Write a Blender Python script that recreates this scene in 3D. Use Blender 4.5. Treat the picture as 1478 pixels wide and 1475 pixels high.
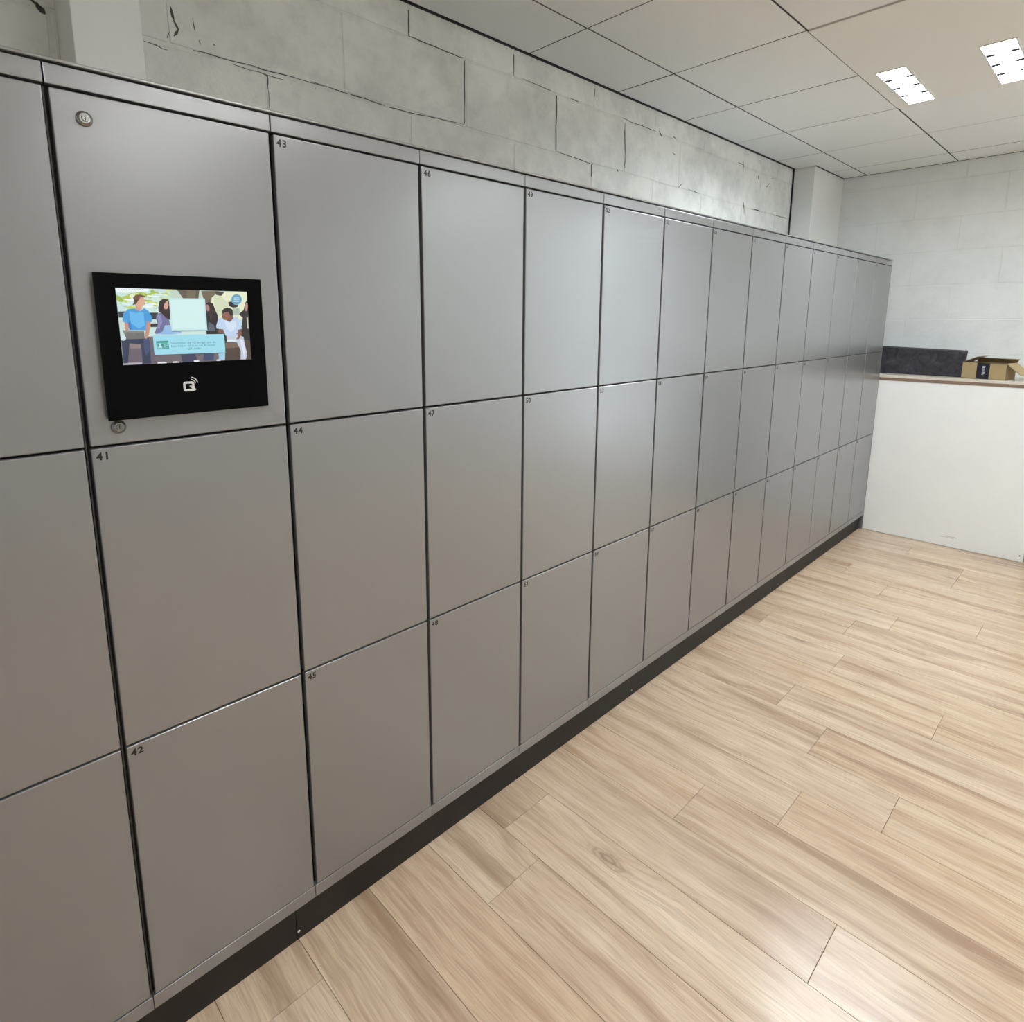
import bpy, bmesh, math, random
from mathutils import Vector, Matrix

for o in list(bpy.data.objects):
    bpy.data.objects.remove(o, do_unlink=True)
SC = bpy.context.scene
COL = SC.collection
random.seed(7)

# ------------------------------------------------------------------ camera
cam = bpy.data.cameras.new('camera')
cam.sensor_fit = 'HORIZONTAL'
cam.sensor_width = 36.0
cam.lens = 875.76 / 1478 * 36.0
cam.shift_x = 46.16 / 1478
cam.shift_y = -115.37 / 1478
cam.clip_start = 0.02
camo = bpy.data.objects.new('camera', cam)
COL.objects.link(camo)
camo.location = (-0.221, -1.324, 1.65)
camo.rotation_euler = (1.3928, 0.003, -0.7497)
SC.camera = camo

# ------------------------------------------------------------------ world, exposure
w = bpy.data.worlds.new('world')
SC.world = w
w.use_nodes = True
w.node_tree.nodes['Background'].inputs[0].default_value = (0.02, 0.02, 0.02, 1)
w.node_tree.nodes['Background'].inputs[1].default_value = 0.2
SC.view_settings.view_transform = 'Standard'
SC.view_settings.look = 'None'
SC.view_settings.gamma = 1
SC.view_settings.exposure = 0.22
SC.view_settings.use_curve_mapping = False
LAMP_COOL = (0.86, 0.955, 1.0)
LAMP_WARM = (0.96, 0.985, 1.0)
LAMP_L = 56.0            # radiance of a lit louvre

# room dimensions (metres)
HC = 2.821               # ceiling
YW = 0.695               # wall behind the lockers
XF = 5.679               # far end wall
XB = -2.2                # wall behind the camera
YR = -3.9                # wall opposite the lockers
CW = 0.4                 # locker column width
ZT, Z1, Z2, Z3, ZB = 2.051, 1.417, 0.783, 0.156, 0.121
ZTOP = 2.086

# ------------------------------------------------------------------ node helpers
def s2l(c):
    return tuple(((v/255)/12.92 if v/255 <= 0.04045 else ((v/255+0.055)/1.055)**2.4) for v in c)

class N:
    def __init__(self, name):
        self.m = bpy.data.materials.new(name)
        self.m.use_nodes = True
        self.t = self.m.node_tree
        self.b = self.t.nodes['Principled BSDF']
    def n(self, typ, **kw):
        nd = self.t.nodes.new(typ)
        for k, v in kw.items():
            if hasattr(nd, k): setattr(nd, k, v)
            else: nd.inputs[k].default_value = v
        return nd
    def l(self, a, b): self.t.links.new(a, b)
    def math(self, op, a, b=None, c=None, clamp=False):
        nd = self.t.nodes.new('ShaderNodeMath'); nd.operation = op; nd.use_clamp = clamp
        for i, v in enumerate((a, b, c)):
            if v is None: continue
            if isinstance(v, (int, float)): nd.inputs[i].default_value = v
            else: self.l(v, nd.inputs[i])
        return nd.outputs[0]
    def noise(self, vec, scale, detail=3, rough=0.5, dist=0.0):
        nd = self.n('ShaderNodeTexNoise')
        nd.inputs['Scale'].default_value = scale
        nd.inputs['Detail'].default_value = detail
        nd.inputs['Roughness'].default_value = rough
        nd.inputs['Distortion'].default_value = dist
        if vec is not None: self.l(vec, nd.inputs['Vector'])
        return nd
    def ramp(self, fac, stops):
        nd = self.n('ShaderNodeValToRGB')
        cr = nd.color_ramp
        while len(cr.elements) < len(stops): cr.elements.new(0.5)
        for e, (p, c) in zip(cr.elements, stops):
            e.position = p
            e.color = (c, c, c, 1) if isinstance(c, (int, float)) else tuple(c) + (1,)
        self.l(fac, nd.inputs[0])
        return nd.outputs[0]
    def mix(self, fac, a, b, blend='MIX'):
        nd = self.n('ShaderNodeMix', data_type='RGBA', blend_type=blend)
        for i, v in ((0, fac), (6, a), (7, b)):
            if isinstance(v, (int, float)): nd.inputs[i].default_value = v
            elif isinstance(v, tuple): nd.inputs[i].default_value = v + (1,) if len(v) == 3 else v
            else: self.l(v, nd.inputs[i])
        return nd.outputs[2]
    def bump(self, h, strength, dist=0.01):
        nd = self.n('ShaderNodeBump')
        nd.inputs['Strength'].default_value = strength
        nd.inputs['Distance'].default_value = dist
        self.l(h, nd.inputs['Height'])
        self.l(nd.outputs[0], self.b.inputs['Normal'])
    def vec(self, x, y, z):
        nd = self.n('ShaderNodeCombineXYZ')
        for i, v in enumerate((x, y, z)):
            if isinstance(v, (int, float)): nd.inputs[i].default_value = v
            else: self.l(v, nd.inputs[i])
        return nd.outputs[0]

def simple(name, rgb, rough=0.5, metal=0.0, spec=0.5, bump=None, var=0.0):
    s = N(name)
    c = s2l(rgb)
    s.b.inputs['Base Color'].default_value = c + (1,)
    s.b.inputs['Roughness'].default_value = rough
    s.b.inputs['Metallic'].default_value = metal
    s.b.inputs['Specular IOR Level'].default_value = spec
    tc = s.n('ShaderNodeTexCoord')
    if var:
        nz = s.noise(tc.outputs['Object'], 4, 4)
        f = s.ramp(nz.outputs[0], [(0.3, 1 - var), (0.7, 1.0)])
        s.l(s.mix(1.0, c, f, 'MULTIPLY'), s.b.inputs['Base Color'])
    if bump:
        nz = s.noise(tc.outputs['Object'], bump[0], 3)
        s.bump(nz.outputs[0], bump[1], 0.002)
    return s.m

# satin silver powder coat, fine orange-peel
def silver_mat():
    s = N('silver_paint')
    tc = s.n('ShaderNodeTexCoord')
    s.b.inputs['Base Color'].default_value = s2l((148, 148, 149)) + (1,)
    s.b.inputs['Metallic'].default_value = 0.62
    s.b.inputs['Roughness'].default_value = 0.33
    nz = s.noise(tc.outputs['Object'], 420, 2)
    big = s.noise(tc.outputs['Object'], 5, 2)
    h = s.math('ADD', nz.outputs[0], s.math('MULTIPLY', big.outputs[0], 0.4))
    s.bump(h, 0.10, 0.001)
    r = s.ramp(s.noise(tc.outputs['Object'], 3, 4).outputs[0], [(0.3, 0.27), (0.7, 0.32)])
    s.l(r, s.b.inputs['Roughness'])
    return s.m

# white painted masonry with chips, grime and rough face
def masonry(name, base, grime, chips=True):
    s = N(name)
    g = s.n('ShaderNodeNewGeometry')
    P = g.outputs['Position']
    n1 = s.noise(P, 3.2, 5, 0.6)
    c = s.mix(s.ramp(n1.outputs[0], [(0.42, 0.0), (0.72, grime)]), s2l(base), s2l((150, 150, 148)))
    n3 = s.noise(P, 14, 5, 0.65)
    c = s.mix(s.ramp(n3.outputs[0], [(0.5, 0.0), (0.75, grime * 0.6)]), c, s2l((165, 165, 165)))
    if chips:
        n2 = s.noise(P, 9.0, 6, 0.62, 0.4)
        n4 = s.noise(P, 2.3, 2)
        f = s.math('MULTIPLY', s.ramp(n2.outputs[0], [(0.715, 0.0), (0.735, 1.0)]), s.ramp(n4.outputs[0], [(0.45, 0.0), (0.6, 1.0)]))
        c = s.mix(s.math('MULTIPLY', f, 0.75), c, s2l((70, 68, 66)))
    s.l(c, s.b.inputs['Base Color'])
    s.b.inputs['Roughness'].default_value = 0.75
    s.b.inputs['Specular IOR Level'].default_value = 0.25
    hb = s.math('ADD', s.noise(P, 40, 5, 0.6).outputs[0], s.math('MULTIPLY', s.noise(P, 7, 4).outputs[0], 1.6))
    s.bump(hb, 0.30, 0.006)
    return s.m

def wood_mat():
    s = N('oak_plank')
    tc = s.n('ShaderNodeTexCoord'); oi = s.n('ShaderNodeObjectInfo')
    sep = s.n('ShaderNodeSeparateXYZ'); s.l(tc.outputs['Object'], sep.inputs[0])
    x, y = sep.outputs[0], sep.outputs[1]
    rnd = s.math('MULTIPLY', oi.outputs['Random'], 97.0)
    # slow wander of the fibres
    wv = s.vec(s.math('MULTIPLY', x, 3.0), s.math('MULTIPLY', y, 1.1), rnd)
    wander = s.noise(wv, 1.6, 3, 0.5)
    wx = s.math('ADD', x, s.math('MULTIPLY', s.math('SUBTRACT', wander.outputs[0], 0.5), 0.055))
    # knots: stretched voronoi cells pull the fibres round them
    kv = s.vec(s.math('MULTIPLY', x, 4.4), s.math('MULTIPLY', y, 1.5), rnd)
    vo = s.n('ShaderNodeTexVoronoi'); vo.inputs['Scale'].default_value = 1.0; s.l(kv, vo.inputs['Vector'])
    kn = s.noise(s.vec(s.math('MULTIPLY', x, 26.0), s.math('MULTIPLY', y, 7.0), rnd), 1.0, 3, 0.6)
    kd = s.math('ADD', vo.outputs['Distance'], s.math('MULTIPLY', s.math('SUBTRACT', kn.outputs[0], 0.5), 0.16))
    pull = s.ramp(kd, [(0.0, 1.0), (0.34, 0.0)])
    wx2 = s.math('ADD', wx, s.math('MULTIPLY', pull, 0.045))
    # broad heart / sap streaks
    b1 = s.noise(s.vec(s.math('MULTIPLY', wx2, 15.0), s.math('MULTIPLY', y, 0.95), rnd), 1.0, 5, 0.62)
    # medium figure
    b2 = s.noise(s.vec(s.math('MULTIPLY', wx2, 62.0), s.math('MULTIPLY', y, 2.6), rnd), 1.0, 4, 0.6)
    # fine grain
    b3 = s.noise(s.vec(s.math('MULTIPLY', wx2, 170.0), s.math('MULTIPLY', y, 8.0), rnd), 1.0, 3, 0.6)
    light, mid, dark = s2l((219, 194, 165)), s2l((206, 177, 147)), s2l((163, 131, 102))
    c = s.ramp(b1.outputs[0], [(0.36, light), (0.50, mid), (0.68, dark)])
    c = s.mix(s.ramp(b2.outputs[0], [(0.48, 0.0), (0.72, 0.55)]), c, s2l((176, 144, 114)))
    c = s.mix(s.ramp(b2.outputs[0], [(0.26, 0.32), (0.46, 0.0)]), c, s2l((226, 206, 178)))
    c = s.mix(s.ramp(b3.outputs[0], [(0.42, 0.0), (0.72, 0.5)]), c, s2l((150, 120, 94)))
    # rings close to a knot and the dark core
    ring = s.math('SINE', s.math('MULTIPLY', kd, 150.0))
    rf = s.math('MULTIPLY', s.math('MULTIPLY', s.ramp(kd, [(0.0, 1.0), (0.06, 0.75), (0.15, 0.0)]), s.math('GREATER_THAN', s.math('FRACT', s.math('MULTIPLY', vo.outputs['Color'], 7.0)), 0.42)), 0.95)
    c = s.mix(s.math('MULTIPLY', rf, s.math('ADD', s.math('MULTIPLY', ring, 0.35), 0.6), clamp=True), c, s2l((122, 92, 66)))
    # plank to plank tone
    hv = s.n('ShaderNodeHueSaturation')
    s.l(c, hv.inputs['Color'])
    s.l(s.math('ADD', s.math('MULTIPLY', oi.outputs['Random'], 0.05), 0.97), hv.inputs['Value'])
    s.l(s.math('ADD', s.math('MULTIPLY', s.math('FRACT', rnd), 0.08), 0.86), hv.inputs['Saturation'])
    s.l(hv.outputs[0], s.b.inputs['Base Color'])
    s.l(s.ramp(b2.outputs[0], [(0.3, 0.21), (0.7, 0.30)]), s.b.inputs['Roughness'])
    s.b.inputs['Specular IOR Level'].default_value = 0.45
    s.bump(s.math('ADD', b3.outputs[0], b2.outputs[0]), 0.10, 0.0012)
    return s.m

def tile_mat():
    s = N('ceiling_tile')
    tc = s.n('ShaderNodeTexCoord'); oi = s.n('ShaderNodeObjectInfo')
    nz = s.noise(tc.outputs['Object'], 260, 3)
    c = s.mix(s.ramp(nz.outputs[0], [(0.35, 0.0), (0.7, 0.25)]), s2l((241, 241, 239)), s2l((225, 225, 222)))
    s.l(c, s.b.inputs['Base Color'])
    s.b.inputs['Roughness'].default_value = 0.9
    s.b.inputs['Specular IOR Level'].default_value = 0.1
    s.bump(nz.outputs[0], 0.25, 0.001)
    return s.m

def emis(name, rgb, strength):
    s = N(name)
    s.b.inputs['Base Color'].default_value = (0.8, 0.8, 0.8, 1)
    s.b.inputs['Emission Color'].default_value = tuple(rgb) + (1,)
    s.b.inputs['Emission Strength'].default_value = strength
    return s.m

def felt_mat():
    s = N('charcoal_felt')
    tc = s.n('ShaderNodeTexCoord')
    a = s.noise(tc.outputs['Object'], 16, 6, 0.65, 0.8)
    b = s.noise(tc.outputs['Object'], 300, 2)
    c = s.ramp(a.outputs[0], [(0.35, s2l((52, 50, 54))), (0.62, s2l((74, 72, 78))), (0.8, s2l((104, 102, 106)))])
    s.l(c, s.b.inputs['Base Color'])
    s.b.inputs['Roughness'].default_value = 0.9
    s.b.inputs['Specular IOR Level'].default_value = 0.2
    s.bump(b.outputs[0], 0.4, 0.002)
    return s.m

def screen_mat():
    s = N('screen_picture')
    at = s.n('ShaderNodeAttribute'); at.attribute_name = 'pix'
    s.b.inputs['Base Color'].default_value = (0.01, 0.01, 0.01, 1)
    s.b.inputs['Roughness'].default_value = 0.4
    s.l(at.outputs['Color'], s.b.inputs['Emission Color'])
    s.b.inputs['Emission Strength'].default_value = 0.80
    return s.m

M = dict(
    silver=silver_mat(),
    gap=simple('dark_gap_shade', (14, 13, 14), 0.6),  # near-black colour carries the shade between doors and in open gaps
    divider=simple('divider_metal', (84, 83, 82), 0.45, 0.5),
    plinth=simple('black_brown_plinth', (24, 21, 17), 0.6, var=0.15, bump=(60, 0.1)),
    black=simple('black_print', (12, 12, 14), 0.5),
    glass=simple('black_glass', (2, 2, 3), 0.12, spec=0.08),
    housing=simple('grey_housing', (96, 96, 96), 0.45, 0.4),
    chrome=simple('polished_steel', (140, 140, 137), 0.25, 1.0),
    slot=simple('lock_slot', (25, 25, 25), 0.4, 0.5),
    logo=simple('white_print', (205, 205, 205), 0.5),
    blockA=masonry('painted_block_side', (240, 240, 235), 0.38),
    mortarA=masonry('painted_mortar_side', (236, 236, 230), 0.38),
    blockB=masonry('painted_block_end', (238, 240, 240), 0.12, False),
    mortarB=masonry('painted_mortar_end', (234, 236, 236), 0.12, False),
    plaster=simple('white_plaster', (226, 226, 222), 0.65, spec=0.3, bump=(30, 0.06), var=0.03),
    pillar=simple('white_pillar_board', (240, 240, 238), 0.6, spec=0.3, bump=(160, 0.12), var=0.02),
    grid=simple('grey_grid_metal', (140, 138, 134), 0.5, var=0.05),
    tile=tile_mat(),
    wood=wood_mat(),
    sub=simple('dark_underfloor', (70, 55, 40), 0.8, var=0.1),
    shadowgap=simple('grey_gap_shade', (84, 84, 84), 0.7),  # grey stands in for the shade along the far wall
    bezel=simple('white_enamel', (240, 238, 232), 0.5, var=0.02),
    slat=simple('louvre_slat', (235, 235, 232), 0.3, 0.3),
    tile_edge=simple('tile_edge_shade', (104, 102, 98), 0.9),  # darker tile sides put the shade of the joints into the colour
    slat_dark=simple('dark_louvre_slat', (22, 22, 22), 0.5),
    lamp_cool=emis('lamp_cool', LAMP_COOL, LAMP_L * 1.78),
    lamp_warm=emis('lamp_warm', LAMP_WARM, LAMP_L * 0.95),
    panel=simple('white_counter_board', (240, 240, 238), 0.45, bump=(200, 0.05), var=0.03),
    worktop=simple('pale_worktop', (214, 204, 192), 0.35, bump=(80, 0.05), var=0.06),
    edge=simple('brown_ply_edge', (142, 116, 98), 0.55, bump=(90, 0.2), var=0.2),
    felt=felt_mat(),
    card=simple('brown_cardboard', (172, 151, 114), 0.85, spec=0.15, bump=(90, 0.15), var=0.10),
    card_in=simple('cardboard_inside', (140, 118, 88), 0.9, spec=0.1, var=0.1),
    tape=simple('black_parcel_tape', (34, 34, 42), 0.35),
    tapeprint=simple('tape_print', (190, 192, 205), 0.5),
    darkcab=simple('dark_grey_laminate', (52, 54, 52), 0.4, var=0.08),
    screen=screen_mat(),
    daylight=emis('daylight_pane', (0.80, 0.93, 1.0), 2.2),
    screw=simple('screw_head', (180, 180, 182), 0.3, 0.8),
    scuff=simple('grey_scuff', (186, 182, 176), 0.6),
)

# ------------------------------------------------------------------ mesh helpers
def add_box(bm, x0, x1, y0, y1, z0, z1, bev=0.0, seg=1, mi=0):
    x0, x1 = min(x0, x1), max(x0, x1); y0, y1 = min(y0, y1), max(y0, y1); z0, z1 = min(z0, z1), max(z0, z1)
    r = bmesh.ops.create_cube(bm, size=1.0)
    vs = r['verts']
    for v in vs:
        v.co = Vector((x0 + (v.co.x + .5) * (x1 - x0), y0 + (v.co.y + .5) * (y1 - y0), z0 + (v.co.z + .5) * (z1 - z0)))
    fs = list({f for v in vs for f in v.link_faces})
    for f in fs: f.material_index = mi
    if bev > 0:
        es = list({e for v in vs for e in v.link_edges})
        bmesh.ops.bevel(bm, geom=es, offset=bev, segments=seg, affect='EDGES', profile=0.5, material=-1)
    return bm

def box(*a, **k):
    bm = bmesh.new(); return add_box(bm, *a, **k)

def link(name, me, parent=None, loc=None):
    o = bpy.data.objects.new(name, me)
    COL.objects.link(o)
    if parent: o.parent = parent
    if loc is not None: o.location = loc
    return o

def obj(name, bm, mats, parent=None, loc=None, smooth=False):
    me = bpy.data.meshes.new(name)
    bm.to_mesh(me); bm.free()
    for m in (mats if isinstance(mats, (list, tuple)) else [mats]): me.materials.append(m)
    if smooth:
        for p in me.polygons: p.use_smooth = True
    return link(name, me, parent, loc)

def thing(name, label, cat, loc=(0, 0, 0), group=None, rotz=0.0):
    o = bpy.data.objects.new(name, None); COL.objects.link(o)
    o.empty_display_size = 0.1
    o.location = loc; o.rotation_euler = (0, 0, rotz)
    o['label'] = label; o['category'] = cat
    if group: o['group'] = group
    return o

def struct(o, label):
    o['kind'] = 'structure'; o['label'] = label
    return o

def cyl(bm, c, axis, r0, r1, h, n=24, mi=0):
    """frustum from c along axis (unit), radii r0->r1"""
    ax = Vector(axis).normalized()
    q = ax.to_track_quat('Z', 'Y').to_matrix()
    a, b = [], []
    for i in range(n):
        t = 2 * math.pi * i / n
        d = q @ Vector((math.cos(t), math.sin(t), 0))
        a.append(bm.verts.new(Vector(c) + d * r0)); b.append(bm.verts.new(Vector(c) + ax * h + d * r1))
    fs = [bm.faces.new((a[i], a[(i + 1) % n], b[(i + 1) % n], b[i])) for i in range(n)]
    fs.append(bm.faces.new(a[::-1])); fs.append(bm.faces.new(b))
    for f in fs: f.material_index = mi
    return bm

def poly_slab(bm, pts, y0, y1, mi=0):
    """polygon in x,z (counter-clockwise seen from -y) extruded y0 (front) to y1 (back)"""
    a = [bm.verts.new((p[0], y0, p[1])) for p in pts]; b = [bm.verts.new((p[0], y1, p[1])) for p in pts]
    n = len(pts)
    fs = [bm.faces.new(a), bm.faces.new(b[::-1])] + [bm.faces.new((a[i], b[i], b[(i + 1) % n], a[(i + 1) % n])) for i in range(n)]
    for f in fs: f.material_index = mi

# ------------------------------------------------------------------ floor of planks
PW, PL = 0.2222, 1.22
joints = {-2: -.254, -1: -.10, 0: -.96, 1: -.46, 2: -.71 + 1.22, 3: -.955, 4: -.653, 5: -.448, 6: -.962, 7: -.20 + .9, 8: -.085,
          9: -.445, 10: -.25 + .87, 11: -.94, 12: -.44, 13: -.174, 14: -.6 + 1.1, 15: -.72, 16: -.377}
fl = obj('floor', box(XB, XF, YR, YW, -0.05, -0.004), M['sub'])
struct(fl, 'pale oak-look plank floor running across the room')
_pm = {}
def plank(x0, x1, y0, y1):
    key = (round(x1 - x0, 4), round(y1 - y0, 4))
    if key not in _pm:
        g = 0.0006
        bm = box(-key[0]/2 + g, key[0]/2 - g, -key[1]/2 + g, key[1]/2 - g, -0.004, 0.0, bev=0.0006)
        me = bpy.data.meshes.new('plank'); bm.to_mesh(me); bm.free(); me.materials.append(M['wood'])
        _pm[key] = me
    link('plank', _pm[key], fl, ((x0 + x1) / 2, (y0 + y1) / 2, 0))
n0 = math.floor((XB - 1.243) / PW)
for n in range(n0, 40):
    x0 = max(1.243 + n * PW, XB); x1 = min(1.243 + (n + 1) * PW, XF)
    if x1 - x0 < 0.01: continue
    j = joints.get(n, -PL * random.random())
    while j < YW: j += PL
    y1 = j
    while y1 > YR:
        y0 = y1 - PL
        a, b = max(y0, YR), min(y1, YW)
        if b - a > 0.01: plank(x0, x1, a, b)
        y1 = y0

# ------------------------------------------------------------------ masonry walls
def block_mesh(w, h, d, jit, bev, rnd):
    """block front face in local XZ centred, looks to -Y, front at y=0 and root at y=d"""
    bm = bmesh.new()
    def ring(ins, y, jj):
        pts = []
        nx, nz = 5, 3
        for i in range(nx): pts.append((-w/2 + w * i / nx, -h/2))
        for i in range(nz): pts.append((w/2, -h/2 + h * i / nz))
        for i in range(nx): pts.append((w/2 - w * i / nx, h/2))
        for i in range(nz): pts.append((-w/2, h/2 - h * i / nz))
        out = []
        for k, (px, pz) in enumerate(pts):
            sx = px * (1 - 2 * ins / w); sz = pz * (1 - 2 * ins / h)
            out.append(bm.verts.new((sx + J[k][0] * jj, y, sz + J[k][1] * jj)))
        return out
    J = [(rnd.uniform(-jit, jit), rnd.uniform(-jit, jit)) for _ in range(16)]
    a = ring(0, d, 1); b = ring(0, bev, 1); c = ring(bev * 1.2, 0, 1.2)
    n = 16
    for r, q in ((a, b), (b, c)):
        for i in range(n):
            bm.faces.new((r[i], r[(i + 1) % n], q[(i + 1) % n], q[i]))
    bm.faces.new(c)
    me = bpy.data.meshes.new('block'); bm.to_mesh(me); bm.free()
    return me

def block_wall(parent, mat, to_world, span, courses, length, offs, jit, bev, joint, depth, rotz):
    rnd = random.Random(3)
    for ci, (za, zb) in enumerate(courses):
        x = offs[ci]
        while x > span[0]: x -= length
        while x < span[1]:
            a, b = max(x, span[0]), min(x + length, span[1])
            if b - a > 0.04:
                jj = joint / 2
                me = block_mesh(b - a - 2 * jj, zb - za - 2 * jj, depth, jit, bev, rnd)
                me.materials.append(mat)
                o = link('block', me, parent, to_world((a + b) / 2, (za + zb) / 2 + rnd.uniform(-.001, .001), rnd.uniform(0, 0.0012)))
                o.rotation_euler = (0, 0, rotz)
            x += length

wl = obj('wall_left', box(XB, XF, YW + 0.0026, YW + 0.12, 0, HC + 0.25), M['mortarA'])
struct(wl, 'white painted block wall behind the lockers with dark cracks')
BL, BH = 0.574, 0.2615
tops = [(2.705, HC + 0.14), (2.4435, 2.705), (2.182, 2.4435), (1.92, 2.182)]
block_wall(wl, M['blockA'], lambda u, z, d: (u, YW + d, z), (XB, XF), tops, BL, [1.296, 1.580, 1.293, 1.58], 0.0022, 0.0022, 0.009, 0.012, 0)

we = obj('wall_far', box(XF + 0.0022, XF + 0.12, YR, YW, 0, HC + 0.25), M['mortarB'])
struct(we, 'white painted block wall at the far end above the counter')
cs = [(2.70, HC + 0.14), (2.425, 2.70), (2.175, 2.425), (1.92, 2.175), (1.66, 1.92), (1.40, 1.66), (1.14, 1.40), (0.88, 1.14), (0.62, 0.88)]
block_wall(we, M['blockB'], lambda u, z, d: (XF + d, -u, z), (-YW, -YR), cs, 0.545, [0.298, 0.545, 0.298, 0.02, 0.29, 0.02, 0.29, 0.02, 0.29], 0.0020, 0.0020, 0.005, 0.010, -math.pi / 2)

struct(obj('trim_3', box(XB - .1, XF + .12, YR - .1, YW + .12, HC + .25, HC + .35), M['gap']), 'unseen dark slab added above the suspended ceiling against stray light')  # added slab, keeps stray light out of the void above the tiles
wb = struct(obj('wall_back', box(XB - 0.1, XB, YR, YW, 0, HC + 0.25), M['plaster']), 'plain white wall behind the camera')
wr = struct(obj('wall_right', box(XB, XF, YR - 0.1, YR, 0, HC + 0.25), M['plaster']), 'plain white wall opposite the lockers')

wn = struct(obj('window_1', box(XF - 0.03, XF - 0.002, -3.62, -2.30, 0.02, 2.62, bev=0.004), M['bezel']), 'tall frosted daylight window in the far wall, outside the view')
for a_, b_ in ((-3.58, -2.98), (-2.94, -2.34)):
    for c_, d_ in ((0.08, 1.20), (1.26, 2.56)):
        obj('pane', box(XF - 0.034, XF - 0.029, a_, b_, c_, d_), M['daylight'], wn)

# dark cracks and missing mortar in the block wall (recessed slivers)
def crack(pts, w):
    bm = bmesh.new()
    rnd = random.Random(int(pts[0][0] * 1000))
    up, dn = [], []
    for i, (x, z) in enumerate(pts):
        j = pts[min(i + 1, len(pts) - 1)]; k = pts[max(i - 1, 0)]
        d = Vector((j[0] - k[0], j[1] - k[1])); d.normalize()
        nrm = Vector((-d.y, d.x))
        ww = w * 0.55 * (0.25 if i in (0, len(pts) - 1) else rnd.uniform(0.5, 1.3))
        up.append((x + nrm.x * ww, z + nrm.y * ww)); dn.append((x - nrm.x * ww, z - nrm.y * ww))
    for i in range(len(pts) - 1):
        poly_slab(bm, [dn[i], dn[i + 1], up[i + 1], up[i]], YW - 0.0012, YW + 0.004)
    obj('crack', bm, M['crack'], wl)
M['crack'] = simple('dark_crack', (92, 90, 86), 0.9)
def rough_line(x0, z0, x1, z1, n, amp, seed):
    r = random.Random(seed)
    return [(x0 + (x1 - x0) * i / n + r.uniform(-amp, amp), z0 + (z1 - z0) * i / n + r.uniform(-amp, amp)) for i in range(n + 1)]
for a in [
    (0.365, 2.434, 0.43, 2.424, 4, .002, .0020), (0.447, 2.545, 0.452, 2.510, 3, .003, .0060), (0.452, 2.510, 0.462, 2.490, 3, .003, .0090),
    (0.462, 2.488, 0.452, 2.470, 3, .003, .0080), (0.440, 2.475, 0.432, 2.458, 2, .003, .0025), (0.505, 2.53, 0.508, 2.50, 3, .003, .0025),
    (0.52, 2.476, 0.522, 2.466, 2, .001, .0025), (0.560, 2.479, 0.566, 2.476, 2, .001, .0025),
    (0.50, 2.446, 0.93, 2.449, 14, .002, .0012), (0.62, 2.436, 0.78, 2.433, 6, .0015, .0018), (0.727, 2.433, 0.727, 2.39, 4, .0015, .0026), (0.727, 2.39, 0.729, 2.31, 5, .001, .0012),
    (0.88, 2.452, 1.02, 2.447, 6, .001, .0014), (1.035, 2.448, 1.18, 2.443, 7, .001, .0020), (1.20, 2.440, 1.42, 2.447, 8, .002, .0016), (1.40, 2.449, 1.57, 2.455, 6, .001, .0020),
    (1.298, 2.80, 1.298, 2.71, 5, .001, .0012), (1.298, 2.711, 1.57, 2.706, 10, .0015, .0016), (1.577, 2.70, 1.575, 2.46, 8, .0015, .0014),
    (1.866, 2.80, 1.864, 2.712, 4, .001, .0018), (1.92, 2.716, 2.12, 2.712, 8, .0015, .0022), (2.157, 2.70, 2.160, 2.57, 6, .0015, .0022), (2.157, 2.57, 2.160, 2.46, 5, .001, .0014),
    (2.26, 2.712, 2.32, 2.709, 3, .001, .0026), (2.45, 2.80, 2.45, 2.76, 3, .001, .0018), (2.17, 2.455, 2.45, 2.443, 9, .0015, .0014), (2.443, 2.44, 2.443, 2.38, 4, .001, .0020),
    (2.665, 2.452, 2.672, 2.442, 2, .001, .0055), (2.735, 2.52, 2.735, 2.47, 3, .002, .0040), (2.72, 2.69, 2.735, 2.52, 5, .001, .0014), (2.69, 2.712, 3.02, 2.712, 8, .002, .0014),
    (3.06, 2.722, 3.09, 2.70, 3, .003, .0030), (3.21, 2.72, 3.25, 2.712, 3, .002, .0035), (3.22, 2.63, 3.25, 2.62, 2, .002, .0035), (3.31, 2.45, 3.34, 2.475, 3, .003, .0040),
    (3.42, 2.455, 3.55, 2.448, 4, .002, .0020), (4.07, 2.718, 4.16, 2.712, 4, .002, .0035), (4.15, 2.73, 4.16, 2.70, 2, .002, .0035), (4.40, 2.68, 4.42, 2.65, 3, .002, .0035),
    (4.55, 2.62, 4.60, 2.655, 3, .002, .0045), (4.63, 2.69, 4.66, 2.70, 2, .002, .0040), (4.20, 2.47, 4.22, 2.40, 4, .003, .0030), (4.33, 2.445, 4.48, 2.447, 3, .002, .0050),
    (4.70, 2.447, 4.97, 2.447, 5, .002, .0022), (0.10, 2.47, 0.13, 2.44, 3, .004, .006), (0.12, 2.455, 0.135, 2.43, 3, .003, .014)]:
    crack(rough_line(a[0], a[1], a[2], a[3], a[4], a[5], int(a[0] * 991)), a[6])

# boxed pillars standing out of the block wall
p1 = struct(obj('trim_1', box(0.160, 0.3165, 0.53, YW, 0, HC + 0.1, bev=0.002), M['pillar']), 'white boxed pillar at the left above the touchscreen locker')
p2 = struct(obj('trim_2', box(5.028, XF, 0.535, YW, 0, HC - 0.002, bev=0.002), M['pillar']), 'white boxed pillar in the far corner behind the last lockers')

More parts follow.
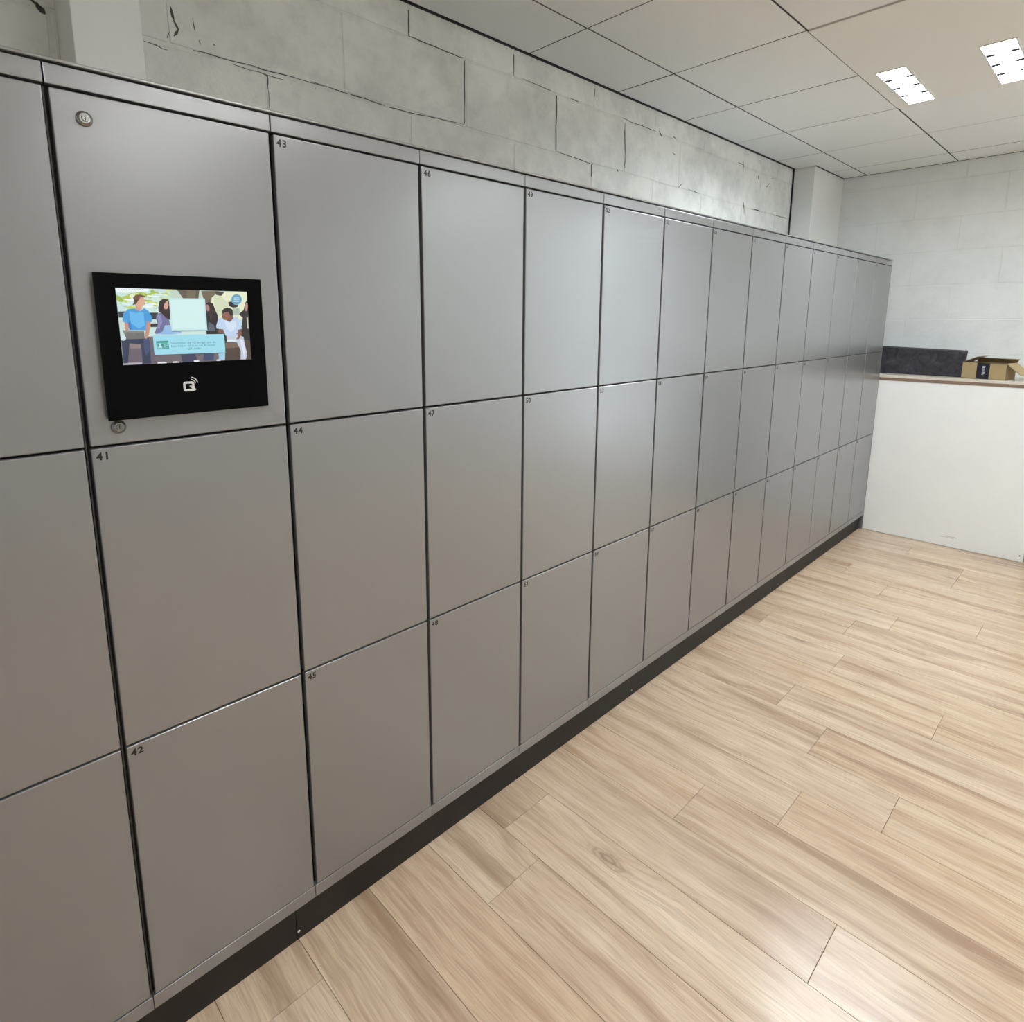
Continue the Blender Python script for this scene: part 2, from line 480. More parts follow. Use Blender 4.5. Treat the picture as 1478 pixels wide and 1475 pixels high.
# ------------------------------------------------------------------ ceiling
GX, GA, GY, GB = 2.631, 0.681, -0.236, 0.600
ce = obj('ceiling', box(XB, XF, YR, YW - 0.013, HC + 0.0155, HC + 0.04), M['grid'])
struct(ce, 'white suspended tile ceiling')
_tm = {}
def ctile(x0, x1, y0, y1):
    key = (round(x1 - x0, 3), round(y1 - y0, 3))
    if key not in _tm:
        g = 0.0038
        bm = box(-key[0]/2 + g, key[0]/2 - g, -key[1]/2 + g, key[1]/2 - g, 0, 0.012, bev=0.0012)
        for f in bm.faces:
            f.normal_update()
            if abs(f.normal.z) < 0.5: f.material_index = 1
        me = bpy.data.meshes.new('tile'); bm.to_mesh(me); bm.free(); me.materials.append(M['tile']); me.materials.append(M['tile_edge'])
        _tm[key] = me
    o = link('tile', _tm[key], ce, ((x0 + x1) / 2, (y0 + y1) / 2, HC + random.uniform(-0.0006, 0.0006)))
FIX = [(1, -1, 'cool'), (4, -5, 'cool'), (1, -5, 'cool'), (-3, -2, 'warm'), (-3, -5, 'warm'), (-6, -3, 'warm')]  # first is in view; those farther back are added for room brightness
def is_fix(i, j):
    for a, b, _ in FIX:
        if j == b and (i == a or (i == a - 1)): return True
    return False
for i in range(-8, 6):
    x0, x1 = max(GX + i * GA, XB), min(GX + (i + 1) * GA, XF)
    if x1 - x0 < 0.03: continue
    for j in range(-8, 3):
        sh = -0.042 if j <= -2 else 0.0
        y0, y1 = max(GY + j * GB + sh, YR), min(GY + (j + 1) * GB + sh, YW - 0.013)
        if j == -1: y0 += -0.042
        if y1 - y0 < 0.03 or is_fix(i, j): continue
        if x1 > XF - .01 and y1 > 0.5: x1 = XF
        ctile(x0, x1, y0, y1)

struct(obj('trim_4', box(XB, 5.02, YW - 0.012, YW - 0.0005, HC - 0.002, HC + 0.012), M['gap']), 'black strip standing in for the shade between the ceiling and the locker-side wall')  # solid strip, the shade of the open gap is its colour
struct(obj('trim_5', box(XF - 0.010, XF - 0.0005, YR, 0.53, HC - 0.002, HC + 0.012), M['shadowgap']), 'grey strip standing in for the shade between the ceiling and the far wall')
struct(obj('trim_6', box(5.022, XF, 0.527, 0.5345, HC - 0.004, HC + 0.012), M['gap']), 'black strip standing in for the shade on top of the far pillar')  # gap shade drawn as a black strip
struct(obj('trim_7', box(5.020, 5.0275, YW - 0.010, YW - 0.0005, 0, HC), M['gap']), 'black joint between the block wall and the far pillar')
struct(obj('trim_8', box(0.317, 0.3205, YW - 0.006, YW - 0.0005, 0, HC), M['gap']), 'dark joint beside the left pillar')

# recessed luminaires: long white tray with two louvred lamp openings at its far end
def luminaire(i, j, kind, label):
    x0, x1, y0, y1 = GX + (i - 1) * GA, GX + (i + 1) * GA, GY + j * GB - 0.042, GY + (j + 1) * GB - (0.042 if j <= -2 else 0.0)
    t = thing('ceiling_light', label, 'light', ((x0 + x1) / 2, (y0 + y1) / 2, HC), 'louvred ceiling lights')
    ox, oy = (x0 + x1) / 2, (y0 + y1) / 2
    bands = [(-0.302, -0.420), (-0.692, -0.812)]
    bands = [(b + j * GB + GB - (0.03 if j <= -2 else 0.0), a + j * GB + GB - (0.03 if j <= -2 else 0.0)) for a, b in bands]          # (ymin, ymax)
    bx0, bx1 = 3.333 + (i - 1) * GA, 3.938 + (i - 1) * GA
    g = 0.004
    bm = bmesh.new()
    # tray plate built round the two openings
    z0, z1 = -0.004, 0.012
    ys = [y0 + g, bands[1][0], bands[1][1], bands[0][0], bands[0][1], y1 - g]
    add_box(bm, x0 + g - ox, bx0 - ox, ys[0] - oy, ys[5] - oy, z0, z1)
    add_box(bm, bx1 - ox, x1 - g - ox, ys[0] - oy, ys[5] - oy, z0, z1)
    for a, b in ((0, 1), (2, 3), (4, 5)):
        add_box(bm, bx0 - ox, bx1 - ox, ys[a] - oy, ys[b] - oy, z0, z1)
    obj('tray', bm, M['bezel'], t)
    for (ya, yb) in bands:
        bm = bmesh.new()
        r = 0.006
        for q in ((bx0 - r, bx1 + r, ya - r, ya + 0.003), (bx0 - r, bx1 + r, yb - 0.003, yb + r), (bx0 - r, bx0 + 0.003, ya + 0.003, yb - 0.003), (bx1 - 0.003, bx1 + r, ya + 0.003, yb - 0.003)):
            add_box(bm, q[0] - ox, q[1] - ox, q[2] - oy, q[3] - oy, -0.008, 0.02, bev=0.0015)
        lv = obj('louvre_frame', bm, M['slat'], t)
        obj('lamp', box(bx0 + .003 - ox, bx1 - .003 - ox, ya + .003 - oy, yb - .003 - oy, 0.010, 0.014), M['lamp_' + kind], lv)
        for k in range(1, 4):
            xx = bx0 + (bx1 - bx0) * k / 4 - ox
            yw_ = (yb - ya) * 0.27
            obj('slat', box(xx - .017, xx + .017, ya + .003 - oy, ya + yw_ - oy, -0.005, 0.0095), M['slat_dark'], lv)
            obj('slat', box(xx - .017, xx + .017, yb - yw_ - oy, yb - .003 - oy, -0.005, 0.0095), M['slat_dark'], lv)
    return t
lab = ['louvred ceiling light with two glowing openings at upper right of the view',
       'louvred ceiling light added near the far wall, outside the view', 'louvred ceiling light added farther from the lockers, outside the view', 'louvred ceiling light over the touchscreen, outside the view',
       'louvred ceiling light added over the far left of the room, outside the view', 'louvred ceiling light added behind the camera, outside the view']
for (i, j, k), L in zip(FIX, lab): luminaire(i, j, k, L)

# ------------------------------------------------------------------ lockers
def text_mesh(s, size, bold=0.0):
    cu = bpy.data.curves.new('txt', 'FONT'); cu.body = s; cu.size = size; cu.offset = bold; cu.extrude = 0.00012
    cu.resolution_u = 3
    cu.space_character = 1.2
    o = bpy.data.objects.new('txt', cu); COL.objects.link(o)
    bpy.context.view_layer.update()
    me = bpy.data.meshes.new_from_object(o.evaluated_get(bpy.context.evaluated_depsgraph_get()))
    bpy.data.objects.remove(o, do_unlink=True)
    me.transform(Matrix.Rotation(math.pi / 2, 4, 'X'))
    me.materials.clear(); me.materials.append(M['black'])
    return me

GL, GR, GH = 0.0056, 0.0044, 0.0024
def door_mesh(z0, z1):
    bm = box(GL, CW - GR, 0.0, 0.018, GH, z1 - z0 - GH, bev=0.0026, seg=3)
    me = bpy.data.meshes.new('door'); bm.to_mesh(me); bm.free(); me.materials.append(M['silver'])
    return me
DM = [door_mesh(Z1, ZT), door_mesh(Z2, Z1), door_mesh(Z3, Z2)]
ordinal = ['', 'first', 'second', 'third', 'fourth', 'fifth', 'sixth', 'seventh', 'eighth', 'ninth', 'tenth', 'eleventh', 'twelfth']
rl = random.Random(11)
def lock(parent, x, z):
    bm = bmesh.new()
    cyl(bm, (x, -0.0005, z), (0, -1, 0), 0.0135, 0.0125, 0.003, 28)
    cyl(bm, (x, -0.0035, z), (0, -1, 0), 0.0125, 0.0085, 0.0035, 28)
    cyl(bm, (x, -0.0068, z), (0, -1, 0), 0.0060, 0.0052, 0.0022, 20)
    add_box(bm, x - .0006, x + .0006, -.0095, -.0088, z - .0035, z + .0035, mi=1)
    obj('lock', bm, [M['chrome'], M['slot']], parent)
shared = {}
for k in range(-2, 13):
    n0_ = 41 if k == 0 else 43 + 3 * (k - 1) if k > 0 else 41 + 3 * k
    if k == 0: L = 'silver locker column carrying the touchscreen, with doors 41 and 42 below it'
    elif k == -1: L = 'silver locker column cut off by the left edge, left of the touchscreen column'
    elif k == -2: L = 'silver locker column beyond the left edge of the view'
    elif k == 12: L = 'last silver locker column, at the far end against the white counter'
    else: L = 'silver locker column with doors %d to %d, %s to the right of the touchscreen column' % (n0_, n0_ + 2, ordinal[k])
    t = thing('locker_column', L, 'locker', (k * CW, 0, 0), 'silver locker columns')
    def part(name, make, mat):
        if name not in shared:
            me = bpy.data.meshes.new(name); bm = make(); bm.to_mesh(me); bm.free(); me.materials.append(mat); shared[name] = me
        return link(name, shared[name], t)
    part('carcass', lambda: box(0.0002, CW - 0.0002, 0.0195, 0.50, ZB, ZTOP), M['gap'])
    part('divider', lambda: box(-0.0015, 0.0012, 0.013, 0.0195, Z3, ZT), M['divider'])
    part('fascia', lambda: box(0.0011, CW - 0.0011, 0.0, 0.018, ZT + .002, ZTOP, bev=0.0012, seg=2), M['silver'])
    part('base_rail', lambda: box(0.0008, CW - 0.0008, 0.0006, 0.018, ZB, Z3 - 0.0006, bev=0.0006), M['silver'])
    for r, (za, me) in enumerate(((Z1, DM[0]), (Z2, DM[1]), (Z3, DM[2]))):
        d = link('door', me, t, (rl.uniform(-.0004, .0004), rl.uniform(-.0003, .0003), za))
        d.rotation_euler = (0, 0, rl.uniform(-.0018, .0018))
        if k == 0 and r == 0:
            d['label'] = 'door behind the touchscreen with two round locks'
            lock(d, 0.054, 2.006 - Z1); lock(d, 0.055, 1.4525 - Z1)
            continue
        num = n0_ + r - (1 if k == 0 else 0)
        h = (ZT, Z1, Z2)[r] - za
        link('number', text_mesh(str(num), 0.0205, 0.0007), d, (0.0130, -0.0002, h - 0.0250))

# end filler strip of the run
et = thing('locker_end_panel', 'narrow silver end strip closing the locker run at the white counter', 'panel', (5.2, 0, 0))
obj('panel', box(0.0008, 0.0078, 0.0, 0.50, 0.0, ZTOP, bev=0.001), M['silver'], et)
# lid along the whole run
lt = thing('cover_strip', 'thin silver cover strip lying along the top of the whole locker run', 'cover')
obj('strip', box(-0.8, 5.2085, -0.002, 0.505, ZTOP + 0.0042, ZTOP + 0.0095, bev=0.0012), M['silver'], lt)
sp = obj('spacer', box(-0.79, 5.205, 0.010, 0.49, ZTOP, ZTOP + 0.0042), M['gap'], lt)

# plinth in sections with screws and clips
pt = thing('locker_plinth', 'black-brown recessed plinth under the whole locker run', 'plinth')
xs = [-0.8, 0.350, 1.950, 3.575, 5.192]
for a, b in zip(xs[:-1], xs[1:]):
    s_ = obj('plinth_board', box(a + .0006, b - .0006, 0.024, 0.042, 0.0, ZB - 0.001, bev=0.0008), M['plinth'], pt)
for x in xs[1:-1]:
    bm = bmesh.new(); cyl(bm, (x + 0.006, 0.0245, 0.024), (0, -1, 0), 0.0045, 0.003, 0.002, 14)
    obj('screw', bm, M['screw'], pt)
    bm = box(x - 0.003, x + 0.006, 0.018, 0.026, 0.104, 0.1205, bev=0.001)
    obj('clip', bm, M['divider'], pt)

# ------------------------------------------------------------------ touchscreen terminal
tt = thing('touchscreen_terminal', 'black touchscreen terminal showing seated people, fixed to a locker door', 'screen', (0.0365, 0, 1.467))
W_, H_ = 0.3135, 0.2745
obj('housing', box(0.006, W_ - 0.006, -0.0128, -0.0004, 0.005, H_ - 0.006, bev=0.0015), M['housing'], tt)
obj('front_glass', box(0, W_, -0.0165, -0.0122, 0, H_, bev=0.0006), M['glass'], tt)
YS = -0.0166
# homography: coordinates of the picture corners -> screen plane
def homog(src, dst):
    A = []
    for (x, y), (u, v) in zip(src, dst):
        A.append([x, y, 1, 0, 0, 0, -u * x, -u * y, u]); A.append([0, 0, 0, x, y, 1, -v * x, -v * y, v])
    n = 8
    for i in range(n):
        p = max(range(i, n), key=lambda r: abs(A[r][i])); A[i], A[p] = A[p], A[i]
        for r in range(n):
            if r != i:
                f = A[r][i] / A[i][i]
                A[r] = [a - f * b for a, b in zip(A[r], A[i])]
    h = [A[i][8] / A[i][i] for i in range(n)]
    return lambda x, y: ((h[0]*x + h[1]*y + h[2]) / (h[6]*x + h[7]*y + 1), (h[3]*x + h[4]*y + h[5]) / (h[6]*x + h[7]*y + 1))
SX0, SX1, SZ0, SZ1 = 0.0345, 0.2805, 0.1045, 0.2475
HM = homog([(108, 98), (1385, 152), (1420, 808), (180, 850)], [(SX0, SZ1), (SX1, SZ1), (SX1, SZ0), (SX0, SZ0)])
bmS = bmesh.new(); layS = bmS.loops.layers.float_color.new('pix'); depth = [0.0]
def S(color, pts, step=0.00002):
    depth[0] += step
    uv = [HM(*p) for p in pts]
    uv = [(min(max(u, SX0), SX1), min(max(v, SZ0), SZ1)) for u, v in uv]
    f = bmS.faces.new([bmS.verts.new((u, YS - depth[0], v)) for u, v in uv])
    c = s2l(color)
    for l in f.loops: l[layS] = c + (1,)
def E_(color, cx, cy, rx, ry, rot=0.0, n=20):
    cr, sr = math.cos(rot), math.sin(rot)
    S(color, [(cx + rx*math.cos(t)*cr - ry*math.sin(t)*sr, cy + rx*math.cos(t)*sr + ry*math.sin(t)*cr) for t in [2*math.pi*i/n for i in range(n)]])
def R_(color, x0, y0, x1, y1):
    S(color, [(x0, y0), (x1, y0), (x1, y1), (x0, y1)])
rs = random.Random(5)
# background: foliage, pale building, trunks, bench, paving
R_((206, 232, 226), 90, 80, 1440, 870)
for _ in range(46):
    c = rs.choice([(196, 214, 90), (178, 202, 74), (214, 228, 140), (226, 240, 214), (160, 188, 80)])
    E_(c, rs.uniform(120, 720), rs.uniform(120, 300), rs.uniform(18, 60), rs.uniform(10, 34), rs.uniform(-.6, .6), 10)
for _ in range(26):
    c = rs.choice([(228, 242, 240), (196, 226, 232), (240, 250, 250)])
    S(c, [(a := rs.uniform(110, 560), b := rs.uniform(110, 330)), (a + rs.uniform(50, 150), b + 12), (a + rs.uniform(50, 140), b + 24), (a, b + 14)])
R_((240, 250, 250), 108, 96, 430, 138)
R_((196, 214, 200), 640, 130, 960, 220)
S((232, 238, 206), [(960, 140), (1440, 150), (1440, 420), (1050, 420)])
S((214, 222, 190), [(1060, 190), (1120, 180), (1200, 260), (1190, 380), (1090, 380)])
S((96, 86, 72), [(705, 120), (925, 130), (915, 215), (770, 215)])
S((116, 104, 88), [(800, 130), (880, 132), (890, 215), (800, 215)])
S((112, 100, 82), [(942, 138), (1100, 142), (1160, 150), (1130, 190), (1080, 175), (1045, 205), (1030, 290), (985, 290)])
S((70, 62, 50), [(1080, 145), (1170, 150), (1140, 188), (1090, 180)])
R_((58, 64, 70), 120, 330, 200, 390); R_((206, 222, 214), 120, 400, 500, 500)
R_((48, 54, 58), 440, 345, 520, 410); R_((44, 44, 48), 445, 450, 520, 485)
S((112, 102, 108), [(150, 580), (1430, 560), (1430, 860), (160, 860)])
S((142, 128, 126), [(235, 620), (370, 620), (350, 690), (245, 690)])
S((104, 96, 108), [(230, 700), (480, 700), (500, 830), (215, 830)])
S((78, 64, 54), [(1160, 640), (1440, 620), (1440, 810), (1160, 820)])
S((118, 98, 80), [(1165, 650), (1320, 640), (1320, 690), (1170, 700)])
S((36, 32, 34), [(985, 520), (1440, 470), (1440, 620), (1000, 640)])
S((182, 176, 188), [(180, 830), (360, 826), (360, 850), (182, 850)])
# man in blue tee with laptop
S((46, 54, 84), [(160, 590), (250, 575), (420, 580), (440, 640), (445, 838), (365, 838), (352, 650), (238, 640), (222, 832), (180, 836)])
S((66, 78, 116), [(375, 600), (430, 600), (440, 700), (400, 760), (380, 700)])
E_((222, 236, 246), 180, 590, 26, 24)
S((204, 146, 122), [(190, 430), (238, 430), (232, 520), (205, 520)])
S((204, 146, 122), [(400, 430), (446, 430), (430, 560), (405, 600), (385, 590), (398, 520)])
S((70, 158, 222), [(290, 300), (225, 310), (180, 350), (172, 430), (230, 445), (238, 510), (398, 515), (410, 430), (455, 440), (460, 390), (430, 330), (385, 300), (345, 330)])
S((104, 186, 240), [(240, 330), (300, 345), (380, 340), (390, 470), (330, 500), (250, 440)])
S((52, 128, 200), [(225, 440), (250, 420), (262, 510), (238, 510)])
S((210, 158, 134), [(300, 250), (355, 262), (365, 305), (340, 330), (305, 310)])
E_((222, 172, 148), 348, 240, 42, 56, 0.15)
S((206, 150, 128), [(385, 225), (395, 262), (385, 270)])
S((112, 76, 58), [(278, 195), (305, 170), (350, 166), (392, 182), (395, 196), (350, 196), (330, 225), (305, 262), (270, 270), (290, 240)])
S((90, 58, 44), [(290, 210), (325, 215), (310, 255), (290, 262)])
S((112, 112, 108), [(172, 512), (382, 518), (388, 596), (212, 600)])
S((134, 134, 130), [(180, 516), (378, 522), (380, 540), (188, 540)])
E_((132, 130, 126), 285, 555, 8, 7)
# woman in grey cardigan
S((150, 190, 232), [(500, 540), (560, 470), (650, 480), (760, 545), (650, 560), (490, 556)])
S((112, 112, 158), [(505, 360), (540, 345), (620, 400), (640, 470), (585, 470), (560, 530), (500, 552), (484, 540), (515, 460), (497, 400)])
S((140, 138, 184), [(510, 370), (545, 365), (560, 440), (530, 500), (510, 500), (520, 440)])
S((46, 30, 34), [(522, 300), (535, 235), (570, 210), (615, 218), (640, 260), (640, 420), (600, 400), (545, 345), (525, 340)])
E_((218, 164, 146), 598, 272, 24, 42, 0.1)
S((232, 190, 174), [(590, 296), (615, 292), (612, 308), (598, 312)])
S((44, 28, 32), [(550, 250), (590, 226), (612, 228), (580, 262), (572, 300), (590, 340), (560, 330)])
# dark haired woman right of the white card
S((34, 24, 28), [(975, 270), (1010, 248), (1055, 262), (1078, 330), (1105, 390), (1085, 520), (990, 540)])
E_((176, 130, 118), 1002, 305, 18, 34, -0.2)
S((90, 92, 110), [(1010, 440), (1060, 470), (1075, 530), (1000, 530)])
S((64, 40, 44), [(1020, 300), (1050, 380), (1030, 440), (1015, 360)])
# man in white tee
S((198, 208, 226), [(1180, 575), (1290, 560), (1345, 590), (1362, 680), (1380, 760), (1365, 806), (1315, 806), (1318, 720), (1280, 640), (1185, 640)])
S((226, 232, 244), [(1310, 610), (1340, 620), (1365, 720), (1350, 790), (1330, 700)])
S((132, 84, 66), [(1108, 505), (1145, 510), (1165, 550), (1100, 548)])
S((140, 90, 72), [(1283, 520), (1325, 515), (1330, 560), (1300, 610), (1275, 612), (1295, 570)])
S((192, 214, 240), [(1150, 398), (1105, 410), (1082, 480), (1085, 505), (1150, 515), (1172, 575), (1245, 580), (1290, 550), (1290, 520), (1330, 512), (1322, 440), (1290, 400), (1240, 388), (1200, 440)])
S((214, 230, 248), [(1160, 420), (1200, 450), (1270, 430), (1280, 500), (1220, 540), (1180, 500)])
S((124, 78, 60), [(1170, 360), (1245, 370), (1250, 410), (1215, 445), (1180, 425)])
E_((142, 94, 74), 1178, 380, 38, 46, 0.2)
S((28, 22, 24), [(1140, 340), (1160, 312), (1210, 302), (1245, 325), (1248, 375), (1225, 385), (1200, 345), (1170, 350), (1145, 365)])
S((230, 236, 240), [(1180, 615), (1270, 612), (1270, 632), (1190, 632)])
# woman at right edge, chair
S((30, 28, 32), [(1385, 230), (1440, 240), (1440, 520), (1330, 500), (1340, 400), (1300, 370), (1350, 330), (1368, 260)])
E_((190, 140, 124), 1378, 300, 14, 42, 0.1)
S((206, 196, 176), [(1378, 400), (1392, 400), (1396, 510), (1384, 510)])
S((34, 36, 38), [(1200, 250), (1240, 244), (1300, 275), (1290, 300), (1250, 306), (1210, 290)])
R_((176, 196, 180), 1250, 308, 1310, 380)
# shoes and legs at the bottom
S((58, 62, 88), [(740, 760), (870, 750), (900, 825), (750, 830)]); S((54, 70, 110), [(960, 750), (1060, 750), (1050, 812), (950, 815)])
S((160, 206, 232), [(1100, 740), (1165, 740), (1162, 812), (1105, 812)])
for cx, cy, rx in ((552, 832, 46), (686, 828, 34), (886, 818, 28), (1100, 812, 22)): E_((232, 236, 240), cx, cy, rx, 10)
# plain white card (its code is left out) and its soft edge
S((60, 80, 90), [(624, 214), (980, 220), (1000, 527), (652, 530)]); S((200, 236, 236), [(624, 206), (976, 214), (995, 521), (648, 521)])
S((214, 244, 242), [(640, 222), (960, 228), (978, 505), (662, 505)])
# message card
S((40, 60, 66), [(472, 572), (1162, 566), (1172, 744), (488, 762)]); S((160, 222, 238), [(464, 566), (1157, 558), (1168, 738), (480, 755)])
S((42, 150, 140), [(495, 622), (612, 618), (622, 695), (502, 700)])
S((150, 214, 220), [(503, 640), (606, 637), (613, 688), (509, 692)]); S((42, 150, 140), [(507, 645), (602, 642), (608, 684), (512, 687)])
E_((190, 232, 236), 534, 656, 12, 12); S((190, 232, 236), [(512, 686), (522, 668), (546, 668), (558, 684)])
for q in ((568, 652, 600, 656), (570, 664, 602, 668), (570, 675, 590, 679)): R_((190, 232, 236), *q)
# menu button
E_((150, 196, 214), 1283, 226, 52, 52, n=28); E_((98, 160, 190), 1283, 226, 48, 48, n=28)
for yy in (206, 224, 242): R_((176, 216, 230), 1255, yy, 1310, yy + 9)
# status line
for xx in range(130, 380, 26): R_((150, 172, 176), xx, 116, xx + 16, 122)
me = bpy.data.meshes.new('display'); bmS.to_mesh(me); bmS.free(); me.materials.append(M['screen'])
disp = link('display', me, tt)
disp['label'] = 'lit display with seated people, a blank white card and a blue message'
def on_screen_text(s, x, y, size, color):
    m = N('screen_text'); m.b.inputs['Base Color'].default_value = (0.02, 0.02, 0.02, 1)
    m.b.inputs['Emission Color'].default_value = s2l(color) + (1,); m.b.inputs['Emission Strength'].default_value = 1.0
    tm = text_mesh(s, size, 0.0); tm.materials.clear(); tm.materials.append(m.m)
    wdt = max(v.co.x for v in tm.vertices)
    u, v = HM(x, y)
    link('message_text', tm, disp, (u - wdt / 2, YS - depth[0] - 0.0002, v))
on_screen_text('Presenteer uw ID-badge aan de', 855, 648, 0.0057, (52, 110, 128))
on_screen_text('kaartlezer of scan uw Kratten', 858, 676, 0.0057, (52, 110, 128))
on_screen_text('QR code', 862, 704, 0.0057, (52, 110, 128))
# logo: rounded letter Q with two radio arcs
lg = bmesh.new()
def arcpts(cx, cz, r, a0, a1, n): return [(cx + r*math.cos(math.radians(a0 + (a1-a0)*i/n)), cz + r*math.sin(math.radians(a0 + (a1-a0)*i/n))) for i in range(n+1)]
def band(outer, inner, closed=False):
    n = len(outer)
    for i in range(n if closed else n - 1):
        j = (i + 1) % n
        poly_slab(lg, [inner[i], outer[i], outer[j], inner[j]], YS - 0.0004, YS + 0.0001)
def rrect(cx, cz, hw, hh, r, n=5):
    p = []
    for (sx, sz, a) in ((1, 1, 0), (-1, 1, 90), (-1, -1, 180), (1, -1, 270)):
        p += arcpts(cx + sx*(hw-r), cz + sz*(hh-r), r, a, a + 90, n)
    return p
qx, qz = 0.1485, 0.0555
band(rrect(qx, qz, 0.0108, 0.0100, 0.0048), rrect(qx, qz, 0.0064, 0.0056, 0.0022), True)
poly_slab(lg, [(qx + .0005, qz + .0010), (qx + .0100, qz - .0098), (qx + .0138, qz - .0068), (qx + .0045, qz + .0022)][::1], YS - 0.0006, YS + 0.0001)
for r in (0.0105, 0.0150):
    band(arcpts(qx + .0035, qz + .0045, r, 8, 80, 10), arcpts(qx + .0035, qz + .0045, r - 0.0020, 8, 80, 10))
bmesh.ops.recalc_face_normals(lg, faces=lg.faces)
obj('logo', lg, M['logo'], tt)

# ------------------------------------------------------------------ counter at the far end
XC = 5.219
ct = thing('counter', 'white counter with brown layered worktop edge at the end of the lockers', 'counter', (XC, 0, 0))
obj('front_panel', box(0, 0.018, -0.972, YW - 0.165, 0.002, 1.202, bev=0.0015), M['panel'], ct)
obj('worktop', box(-0.010, XF - XC - 0.001, -1.62, YW - 0.165, 1.222, 1.243, bev=0.002), M['worktop'], ct)
obj('worktop_underlay', box(-0.006, XF - XC - 0.001, -1.62, YW - 0.165, 1.2025, 1.2218, bev=0.0015), M['edge'], ct)
obj('side_panel', box(0.03, XF - XC - 0.001, -0.972, -0.956, 0.0, 1.202), M['panel'], ct)
obj('end_support', box(0.03, XF - XC - 0.001, -1.618, -1.600, 0.0, 1.202), M['panel'], ct)
bm = bmesh.new(); cyl(bm, (-0.0003, -0.952, 0.045), (-1, 0, 0), 0.0045, 0.004, 0.0008, 14); obj('screw', bm, M['slot'], ct)
bm = bmesh.new(); add_box(bm, -0.0006, 0.0002, -0.60, -0.535, 0.078, 0.082); add_box(bm, -0.0006, 0.0002, -0.585, -0.50, 0.070, 0.073)
obj('scuff_mark', bm, M['scuff'], ct)
dc = thing('low_cabinet', 'dark grey low cabinet at the right edge, just beyond the white counter front', 'cabinet', (5.26, -1.0, 0))
obj('body', box(0, 0.38, -0.575, 0.018, 0.02, 0.86, bev=0.002), M['darkcab'], dc)
obj('door', box(-0.018, -0.001, -0.572, -0.280, 0.04, 0.85, bev=0.002), M['darkcab'], dc)
obj('door', box(-0.018, -0.001, -0.277, 0.015, 0.04, 0.85, bev=0.002), M['darkcab'], dc)
obj('foot_rail', box(0.01, 0.36, -0.56, 0.0, 0.0, 0.02), M['plinth'], dc)

# charcoal felt block lying on the counter
def hexa(c, mi=0, bm=None):
    """8 corners: bottom 4 (ccw from above) then top 4"""
    bm = bm or bmesh.new()
    v = [bm.verts.new(p) for p in c]
    for f in ((3, 2, 1, 0), (4, 5, 6, 7), (0, 1, 5, 4), (1, 2, 6, 5), (2, 3, 7, 6), (3, 0, 4, 7)):
        bm.faces.new([v[i] for i in f]).material_index = mi
    return bm
ft = thing('felt_block', 'long charcoal felt block lying on the counter against the lockers', 'block', (5.37, -0.22, 1.2432))
bm = hexa([(-.028, -.258, 0), (.20, -.235, 0), (.20, .32, 0), (.030, .30, 0), (-.024, -.268, .182), (.20, -.245, .186), (.20, .32, .206), (.030, .30, .206)])
bmesh.ops.recalc_face_normals(bm, faces=bm.faces)
bmesh.ops.bevel(bm, geom=list(bm.edges), offset=0.006, segments=3, affect='EDGES', profile=0.5)
obj('block_body', bm, M['felt'], ft, smooth=False)

# cardboard box with open flaps and black tape
cb = thing('cardboard_box', 'open cardboard box with black tape and raised flaps on the counter', 'box', (5.30, -0.62, 1.2432), rotz=0.0)
T = 0.003
A = Vector((-.005, .135, 0)); B = Vector((-.055, -.112, 0)); D = Vector((.20, .105, 0)); C_ = Vector((.15, -.142, 0)); H = 0.112
def wall(p, q, h, name, mat, lean=0.0):
    d = (q - p).normalized(); nrm = Vector((d.y, -d.x, 0)) * T
    up = Vector((0, 0, h))
    bm = hexa([p, q, q - nrm, p - nrm, p + up, q + up, q - nrm + up, p - nrm + up])
    bmesh.ops.recalc_face_normals(bm, faces=bm.faces)
    return obj(name, bm, mat, cb)
wall(A, B, H, 'front_wall', M['card']); wall(B, C_, H, 'side_wall', M['card']); wall(C_, D, H, 'back_wall', M['card']); wall(D, A, H, 'side_wall', M['card'])
bm = hexa([A + Vector((0, 0, .001)), B + Vector((0, 0, .001)), C_ + Vector((0, 0, .001)), D + Vector((0, 0, .001)),
           A + Vector((0, 0, .004)), B + Vector((0, 0, .004)), C_ + Vector((0, 0, .004)), D + Vector((0, 0, .004))])
bmesh.ops.recalc_face_normals(bm, faces=bm.faces)
obj('bottom', bm, M['card_in'], cb)
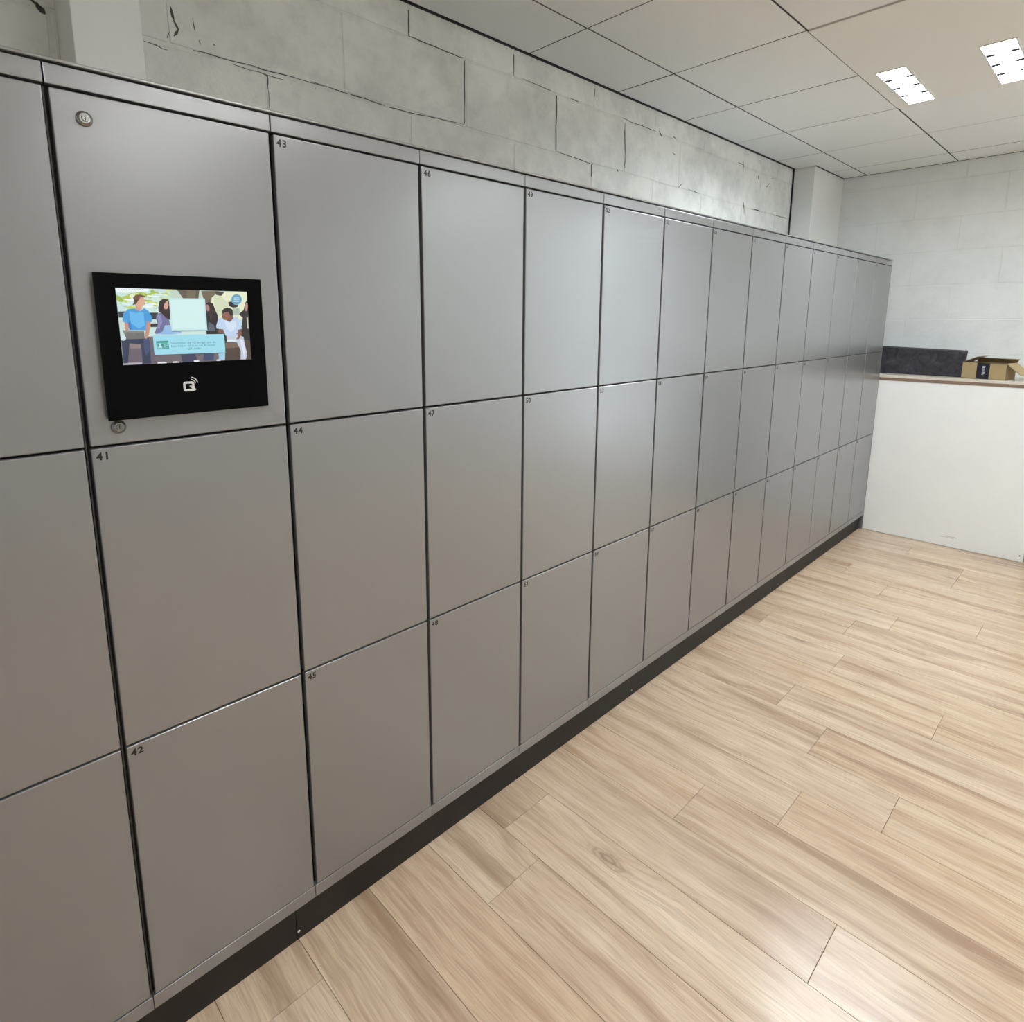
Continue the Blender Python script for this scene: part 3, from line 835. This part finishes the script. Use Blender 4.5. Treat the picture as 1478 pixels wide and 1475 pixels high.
def flap(p, q, out, name='flap', mat=None):
    off = out.normalized().cross((q - p).normalized()) * T
    bm = hexa([p, q, q + off, p + off, p + out, q + out, q + out + off, p + out + off])
    bmesh.ops.recalc_face_normals(bm, faces=bm.faces)
    return obj(name, bm, mat or M['card'], cb)
up = Vector((0, 0, H))
# left flap lifted, back flap lifted, front flap folded in, right flap hanging out and down
flap(A + up, D + up, Vector((.015, -.075, .040)), mat=M['card_in'])
flap(D + up + Vector((0, -.02, 0)), C_ + up, Vector((-.055, -.02, .028)))
flap(A + up + Vector((0, -.01, 0)), B + up + Vector((0, .01, 0)), Vector((.075, -.01, -.012)), mat=M['card_in'])
flap(B + up + Vector((.004, 0, 0)), C_ + up, Vector((-.02, -.080, -.075)))
# tape over the front wall
d = (B - A).normalized(); nr = Vector((d.y, -d.x, 0))
if nr.x > 0: nr = -nr
def strip(s0, s1, z0, z1, th, name, mat, parent=cb):
    p, q = A + d * s0, A + d * s1
    bm = hexa([p + Vector((0, 0, z0)), q + Vector((0, 0, z0)), q + nr * th + Vector((0, 0, z0)), p + nr * th + Vector((0, 0, z0)),
               p + Vector((0, 0, z1)), q + Vector((0, 0, z1)), q + nr * th + Vector((0, 0, z1)), p + nr * th + Vector((0, 0, z1))])
    bmesh.ops.recalc_face_normals(bm, faces=bm.faces)
    return obj(name, bm, mat, parent)
tp = strip(0.086, 0.160, 0.001, H + 0.0004, 0.0008, 'tape', M['tape'])
bmt = bmesh.new()
rt = random.Random(2)
z = 0.030
while z < 0.088:
    h = rt.choice([0.004, 0.006, 0.005]); wv_ = rt.uniform(0.010, 0.018)
    p, q = A + d * (0.118 - .0), A + d * (0.118 + wv_)
    hexa([p + nr*.0007 + Vector((0, 0, z)), q + nr*.0007 + Vector((0, 0, z)), q + nr * .0012 + Vector((0, 0, z)), p + nr * .0012 + Vector((0, 0, z)),
          p + nr*.0007 + Vector((0, 0, z + h)), q + nr*.0007 + Vector((0, 0, z + h)), q + nr * .0012 + Vector((0, 0, z + h)), p + nr * .0012 + Vector((0, 0, z + h))], bm=bmt)
    z += h + 0.003
bmesh.ops.recalc_face_normals(bmt, faces=bmt.faces)
obj('tape_print', bmt, M['tapeprint'], tp)
